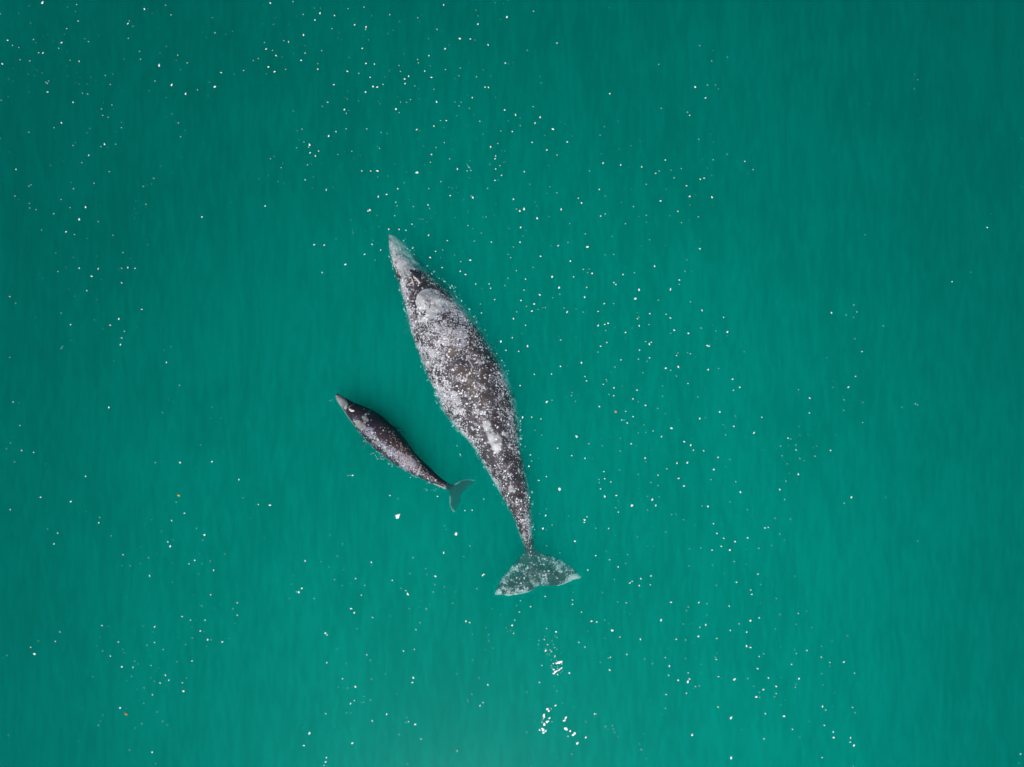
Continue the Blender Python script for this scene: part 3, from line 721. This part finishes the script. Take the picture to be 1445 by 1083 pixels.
        2,35,1, 129,51,1.5, 390,28,1, 454,32,1, 143,92,1.5, 172,113,1.5, 220,127,2, 161,147,2.5, 198,163,2.5, 273,111,2, 346,69,2, 360,67,1.5, 409,95,1, 429,122,.5,
        28,158,.5, 75,154,1, 122,163,1.5, 268,160,0, 321,155,1, 375,143,.5, 216,212,1, 125,227,.5, 25,230,.5, 267,223,0, 317,264,2, 226,299,2, 141,312,1, 328,309,1,
        286,332,2, 291,351,2.5, 474,274,.5, 67,385,2.5, 101,390,1, 195,400,2, 394,368,1, 22,404,1, 14,420,1, 1,476,1, 96,480,2.5, 71,490,1.5, 64,529,2.5, 285,462,3,
        322,450,1.5, 237,475,1.5, 410,435,1, 487,431,1.5, 522,422,.5, 199,502,1.5, 269,510,2, 391,497,.5, 479,478,.5, 545,491,.5, 143,537,1.5, 11,543,1, 268,569,3, 285,575,2,
        322,613,1.5, 341,602,1, 696,526,1, 630,548,.5, 586,570,1, 524,588,2, 479,601,1, 471,584,.5, 141,600,.5, 136,617,1, 140,626,1.5, 10,622,1, 54,619,0, 585,616,1.5,
        459,647,2, 315,665,2, 621,639,1.5, 620,654,.5, 681,637,3, 725,684,1.5, 587,686,1, 22,683,1.5, 149,699,2, 20,720,4, 27,709,2, 52,741,1.5, 69,738,1, 218,710,3.8,
        274,707,1, 361,704,1.5, 491,707,2.5, 477,732,.5, 475,744,1, 299,740,1, 340,753,2, 323,765,1, 394,740,2, 394,770,1.5, 387,784,1, 310,785,2.5, 324,788,1, 14,769,1.5,
        147,827,1.5, 590,825,2.5, 604,840,1.5, 717,829,1.5, 728,852,1, 348,855,2, 427,866,2.5, 202,874,3.5, 414,819,0, 534,889,.5, 598,905,2, 463,921,1.5, 635,932,2, 638,957,2.5,
        709,958,2.5, 708,976,2.5, 723,990,3, 494,956,1, 38,946,2.5, 343,962,2, 203,1042,3.5, 588,1041,1.5, 719,1077,1, 993,125,1, 1428,1026,2, 1421,1065,.5, 642,769,0, 593,735,0,
    ]),
    (964, 361, 3, [
        16,18,.5, 8,66,1, 31,195,1, 80,231,2.5, 171,261,1.5, 76,306,1, 138,318,.5, 22,329,2, 187,323,2, 141,351,0, 103,380,2, 110,383,2.5, 18,410,.5, 31,415,1,
        259,406,.5, 106,482,2, 150,477,1, 20,541,1.5, 63,598,1, 210,522,2, 240,557,2, 213,570,1.5, 155,661,2, 222,679,.5, 333,684,1.5, 70,690,2.5, 95,685,0, 169,715,0,
        215,722,2, 180,759,1, 300,750,3, 4,787,2.5, 31,802,2.5, 87,826,1.5, 44,822,1.5, 148,853,2, 198,863,.5, 18,875,2, 130,905,2, 118,948,1, 223,956,1, 3,974,1.5,
        242,1001,2, 80,1059,1, 105,1062,2.5, 199,1042,.5, 272,1074,1, 412,806,1, 444,772,1.5, 455,776,1, 477,802,1, 478,822,1.5, 446,804,0, 419,847,1, 441,881,1, 494,859,1,
        513,867,.5, 558,849,1, 565,806,.5, 549,813,0, 624,824,1.5, 487,924,2, 435,954,1, 409,989,2.5, 430,1032,1, 712,1023,2.5, 682,1048,1, 857,1023,.5, 491,723,.5, 534,666,1.5,
        536,603,2, 488,568,1, 634,557,.5, 681,610,1, 680,654,1, 762,621,.5, 760,706,1, 699,557,2.5, 730,511,1.5, 757,406,1.5, 608,432,.5, 727,352,.5, 847,297,1, 627,241,2,
        735,238,1, 722,209,1, 690,251,.5, 722,261,.5, 1217,71,.5, 1138,110,1.5, 983,627,1, 992,632,1, 926,641,.5, 647,760,0, 268,766,0,
    ]),
    (720, 361, 4.011, [
        2,12,1, 171,3,2, 340,30,2, 537,2,1, 35,85,1, 129,66,1, 413,77,1, 447,76,1, 464,100,2, 438,96,.5, 237,120,2.5, 359,120,1.5, 638,107,1.5, 703,97,1,
        817,59,2, 86,132,1.5, 277,180,3, 281,219,1, 78,195,1.5, 587,152,1.5, 598,163,1.5, 434,179,1.5, 421,234,1.5, 729,193,3, 907,190,3.2, 957,138,1.5, 956,163,1, 166,221,2,
        61,253,1.5, 240,238,1, 136,273,2, 92,287,1, 122,314,2, 158,305,1, 199,294,1, 37,318,1, 532,271,2, 585,271,1, 708,243,3, 838,252,1, 305,296,1, 322,319,3,
        413,319,1, 373,302,0, 497,315,1.5, 18,356,2, 790,328,1.5, 882,332,1.5, 907,353,2, 720,357,1.5, 728,348,1, 498,395,2.5, 536,389,1.5, 554,382,2, 541,423,1, 730,397,2.5,
        785,390,1, 653,434,2, 594,407,0, 87,394,1.5, 12,464,1.5, 285,477,1.5, 928,421,2, 908,440,.5, 547,491,1.5, 511,512,1.5, 98,511,3, 497,546,1, 787,500,3, 798,490,1.5,
        766,486,1, 732,534,1.5, 48,541,1.5, 284,626,2, 404,605,2, 627,590,2, 593,630,1, 725,585,1, 789,578,1.5, 775,598,1, 941,565,2, 949,551,1, 951,628,3.5, 880,636,2,
        909,648,1, 940,681,1, 751,662,1, 234,669,1.5, 136,671,1.5, 423,684,1.5, 431,708,2, 527,728,1.5, 543,702,1, 548,711,.5, 587,747,2, 718,760,2, 586,792,1.5, 559,785,1,
        694,811,1.5, 724,827,.5, 862,737,.5, 863,795,.5, 836,864,1, 879,893,.5, 766,847,1.5, 505,854,2, 206,828,3, 237,818,1, 347,792,1, 350,775,.5, 369,824,1, 56,735,1.5,
        70,914,3, 122,914,1.5, 174,925,2, 141,988,1, 178,1016,1, 376,1022,2.5, 445,1065,1.5, 654,881,1.5, 696,911,1.5, 631,930,1.5, 645,930,1, 663,947,1.5, 757,957,.5, 809,993,1.5,
        856,1024,2, 912,976,2.5, 725,1003,.5, 684,1065,1.5, 622,1033,.5,
    ]),
    (460, 300, 3.61, [
        531,229,2, 649,221,1.5, 736,243,2.5, 592,281,1.5, 684,300,2, 711,316,2, 763,364,1.5, 832,364,1.5, 839,386,1.5, 860,444,1.5, 792,512,2, 928,335,1, 911,373,1, 891,657,3,
        917,702,1.5, 787,467,1, 687,250,1, 99,265,2.5, 250,243,.5, 983,881,1,
    ]),
    (460, 560, 3.61, [
        136,401,2, 113,401,1, 125,400,1, 430,411,1, 326,502,1.5, 569,508,2.5, 668,250,1, 683,293,1.5, 686,301,1, 804,521,1.5, 707,580,2, 745,577,2, 367,520,.5, 1277,202,2.5,
        1338,240,1.5, 1180,262,1.5, 1253,301,1.5, 1321,313,1.5, 1041,296,1.5, 1047,327,1, 1034,353,2, 1084,426,2, 1123,407,1.5, 1190,472,4, 1123,572,1, 1037,512,2,
    ]),
)
fl, seen = [], []
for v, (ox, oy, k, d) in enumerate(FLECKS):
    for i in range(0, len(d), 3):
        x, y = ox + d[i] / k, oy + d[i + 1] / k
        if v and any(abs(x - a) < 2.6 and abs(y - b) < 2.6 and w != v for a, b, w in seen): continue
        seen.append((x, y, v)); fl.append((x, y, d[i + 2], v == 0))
rnd = random.Random(77)

def fleck_shape(vs, fs, c, ln, wd, ang, rnd, th=0.018, seg=9, low=0.012):
    """irregular floating flake: domed top, shallow underside"""
    o = len(vs); ca, sa = math.cos(ang), math.sin(ang)
    lob = [1 + rnd.uniform(-.28, .28) for _ in range(seg)]
    skew = rnd.uniform(-.25, .25)
    for rr, hh in ((.25, -1), (.95, -.25), (1.0, .25), (.55, 1.0)):
        for j in range(seg):
            a = 2 * math.pi * j / seg
            u = math.cos(a) * ln * rr * lob[j]; w = math.sin(a) * wd * rr * lob[j] * (1 + skew * math.cos(a) * 2)
            z = th * hh if hh > 0 else low * hh
            vs.append(Vector((c[0] + u * ca - w * sa, c[1] + u * sa + w * ca, c[2] + z)))
    for k in range(3):
        for j in range(seg):
            i = (j + 1) % seg
            fs.append((o + k * seg + j, o + k * seg + i, o + (k + 1) * seg + i, o + (k + 1) * seg + j))
    fs.append(tuple(o + j for j in range(seg))[::-1]); fs.append(tuple(o + 3 * seg + j for j in range(seg)))

PLACES = {
    (0, 0): "in the upper left corner of open water", (1, 0): "in the upper left water, inward of the corner", (2, 0): "in the water high above the larger whale's snout",
    (3, 0): "in the water above and right of the snout", (4, 0): "in the thin scatter at upper right", (5, 0): "in the bare water at far upper right",
    (0, 1): "at the far left, level with the larger whale's head", (1, 1): "left of the larger whale's head", (2, 1): "close around the larger whale's snout and head",
    (3, 1): "in the broad scatter right of the larger whale's back", (4, 1): "in the scatter well right of the larger whale's back", (5, 1): "at the far right, level with the whales",
    (0, 2): "at the far left, level with the calf", (1, 2): "left of the calf's tail", (2, 2): "in the water between and just below the two whales",
    (3, 2): "just right of the larger whale's tail stock", (4, 2): "in the scatter well right of the tail stock", (5, 2): "in the bare water right of the flukes",
    (0, 3): "in the lower left scatter", (1, 3): "at lower left, below the calf", (2, 3): "at the bottom, left of the larger whale's flukes",
    (3, 3): "at the bottom, right of the larger whale's flukes", (4, 3): "in the lower right scatter", (5, 3): "at the far lower right edge"}
def place(x, y, gl):
    if gl:
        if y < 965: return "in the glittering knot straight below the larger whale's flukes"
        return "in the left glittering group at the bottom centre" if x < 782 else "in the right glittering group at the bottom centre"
    cx = sum(x >= v for v in (241, 482, 722, 964, 1205)); cy = sum(y >= v for v in (270, 541, 812))
    return PLACES[cx, cy]
order = sorted(range(len(fl)), key=lambda i: (-fl[i][2] - (.01 if fl[i][3] else 0), i))
ONE = set(order[:295])
groups = {}
for i in order[:295]:
    groups.setdefault(place(fl[i][0], fl[i][1], fl[i][3]), []).append(i)
shapes = []
for k in range(14):
    vs, fs = [], []
    fleck_shape(vs, fs, (0, 0, 0), 1.0, rnd.uniform(.5, .8), 0, rnd, th=.5, low=.35)
    if k % 3 == 0: fleck_shape(vs, fs, (rnd.uniform(.5, .9), rnd.uniform(-.5, .5), 0.02), rnd.uniform(.4, .6), rnd.uniform(.3, .45), rnd.uniform(0, 3), rnd, th=.42, low=.3)
    me = bpy.data.meshes.new("foam_or_glint_fleck"); me.from_pydata(vs, [], fs)
    me.polygons.foreach_set('use_smooth', [True] * len(me.polygons)); me.materials.append(M_foam)
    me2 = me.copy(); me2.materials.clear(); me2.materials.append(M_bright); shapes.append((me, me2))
ORD = ("largest", "second largest", "third largest")
for where, idx in groups.items():
    for rank, i in enumerate(idx):
        x, y, sz, glit = fl[i]
        o = bpy.data.objects.new("foam_or_glint_fleck", shapes[rnd.randrange(14)][1 if glit else 0]); COL.objects.link(o)
        r = (0.33 + 0.43 * sz) / K * rnd.uniform(.92, 1.1)
        o.location = P(x, y, 0.012); o.scale = (r, r * rnd.uniform(.8, 1.05), .016)
        o.rotation_euler = (0, 0, rnd.uniform(0, 3.14) if rnd.random() < .5 else rnd.gauss(1.2, .35))
        head = "sun glint painted as a white fleck" if glit else "white foam fleck"  # the glints' brightness is put into the fleck colour, not reflected
        if rank < 3 and len(idx) > 1: lab = ORD[rank] + " " + head + " " + where
        elif len(idx) == 1: lab = "single clear " + head + " " + where
        else: lab = "small " + head + " " + where
        tag(o, lab, "foam fleck", "foam or glint flecks " + where)

# the countless faint specks, small painted glints among them: on the surface, or hanging a little under it
vs, fs = [], []
for i, (x, y, sz, glit) in enumerate(fl):
    if i in ONE: continue
    if sz >= 1:
        r = (0.30 + 0.50 * sz) / K; z = 0.012 if sz > 1.2 else -.16
    elif sz > 0:
        r = 0.8 / K; z = -0.4
    else:
        r = 0.8 / K; z = -rnd.uniform(.5, .9)
    fleck_shape(vs, fs, P(x, y, z), r * rnd.uniform(.9, 1.25), r * rnd.uniform(.55, .9), rnd.uniform(0, 3.14), rnd, seg=6)
for i in range(420):        # more, fainter, gathered where the visible ones gather
    x, y, sz, glit = fl[rnd.randrange(len(fl))]
    z = -rnd.uniform(.6, 1.2); r = rnd.uniform(.5, .9) / K
    fleck_shape(vs, fs, P(x + rnd.gauss(0, 22), y + rnd.gauss(0, 22), z), r, r * .7, rnd.uniform(0, 3.14), rnd, seg=6)
for a, b, n in (((513, 620), (518, 625), 8), ((524, 640), (556, 657), 26), ((470, 562), (466, 566), 3), ((562, 606), (567, 612), 7), ((600, 690), (616, 692), 8)):
    for _ in range(n):      # bubbles beside the calf
        f = rnd.random(); r = rnd.uniform(.4, .9) / K
        fleck_shape(vs, fs, P(a[0] + (b[0] - a[0]) * f + rnd.gauss(0, 1.5), a[1] + (b[1] - a[1]) * f + rnd.gauss(0, 1.5), -rnd.uniform(.05, .35)), r, r * .7, rnd.uniform(0, 3), rnd, seg=6)
tag(link("foam_and_glint_specks", mesh_from("foam_and_glint_specks", vs, fs), M_foam), "faint tiny specks of foam and painted sun glint strewn through the green water", "foam", kind="stuff")

# foam where the skin meets the water
vs, fs = [], []
for me, pr, hi in ((me_m, .42, .05), (me_c, .07, .03)):
    for v in me.vertices:
        if v.co.z > hi or v.co.z < -.03 or v.normal.z < .05: continue
        k = noise.noise(Vector((v.co.x * 2.6, v.co.y * 2.6, 1.0)))
        if rnd.random() > pr * (0.15 + max(0, k) * 1.6): continue
        n = Vector((v.normal.x, v.normal.y, 0)).normalized()
        c = v.co + n * abs(rnd.gauss(0, .04)); r = rnd.uniform(.005, .016)
        fleck_shape(vs, fs, (c.x, c.y, rnd.choice((.006, -.1, -.2, -.3))), r * 1.3, r * .7, math.atan2(n.x, -n.y) + rnd.gauss(0, .5), rnd, th=.012, seg=6)
for line, sgn, n, spread in ((MR[1:24], 1, 620, 3.2), (ML[2:24], -1, 380, 2.2), (CR[2:14], 1, 30, 1.6), (CL[6:16], -1, 60, 1.6)):
    pts = resample(line, 120)
    for _ in range(n):
        k = rnd.randrange(1, 119); f = noise.noise(Vector((k * .16, sgn * 7.3, 2)))
        if rnd.random() > .35 + f * 1.3: continue
        a, b = pts[k - 1], pts[k + 1]; dx, dy = b[0] - a[0], b[1] - a[1]; L = math.hypot(dx, dy)
        d = sgn * (rnd.gauss(-1.5, 1.6) + abs(rnd.gauss(0, spread * .6)))
        q = (pts[k][0] + dy / L * d, pts[k][1] - dx / L * d)
        z = -rnd.uniform(.30, .85); r = rnd.uniform(.010, .034)
        fleck_shape(vs, fs, P(q[0], q[1], z), r * 1.5, r * .7, math.atan2(-dy, dx) + rnd.gauss(0, .5), rnd, th=.012, seg=6)
tag(link("waterline_foam", mesh_from("waterline_foam", vs, fs), M_foam), "thin broken foam along the whales' waterlines", "foam", kind="stuff")

def single(name, x, y, ln, wd, deg, mat, label, cat, tip=0.0):
    """one larger flake; tip > 0 draws one end out to a point"""
    vs, fs = [], []; fleck_shape(vs, fs, (0, 0, 0), ln / K, wd / K, 0, random.Random(5), th=.03, seg=14)
    for v in vs:
        f = v.x / (ln / K)
        if f > 0 and tip: v.y *= 1 - tip * f; v.x *= 1 + .25 * f
    o = link(name, mesh_from(name, vs, fs), mat); o.location = P(x, y, .014); o.rotation_euler.z = math.radians(deg)
    tag(o, label, cat)
single("foam_or_glint_fleck", 561.4, 728.2, 3.9, 2.9, 42, M_bright, "big bright white teardrop-shaped foam fleck alone below the calf's belly", "foam fleck", .75)
single("orange_scrap", 177.8, 1007.4, 2.6, 1.25, -50, M_orange, "tiny bright orange scrap floating at the lower left beside a white fleck", "floating scrap")
single("orange_scrap", 252.2, 699.2, 2.0, 1.2, -35, M_yellow, "tiny yellow orange scrap floating left of the calf", "floating scrap")
single("pink_scrap", 868.8, 581, 1.7, 1.4, 80, M_pink, "tiny salmon pink scrap floating right of the larger whale's back", "floating scrap")
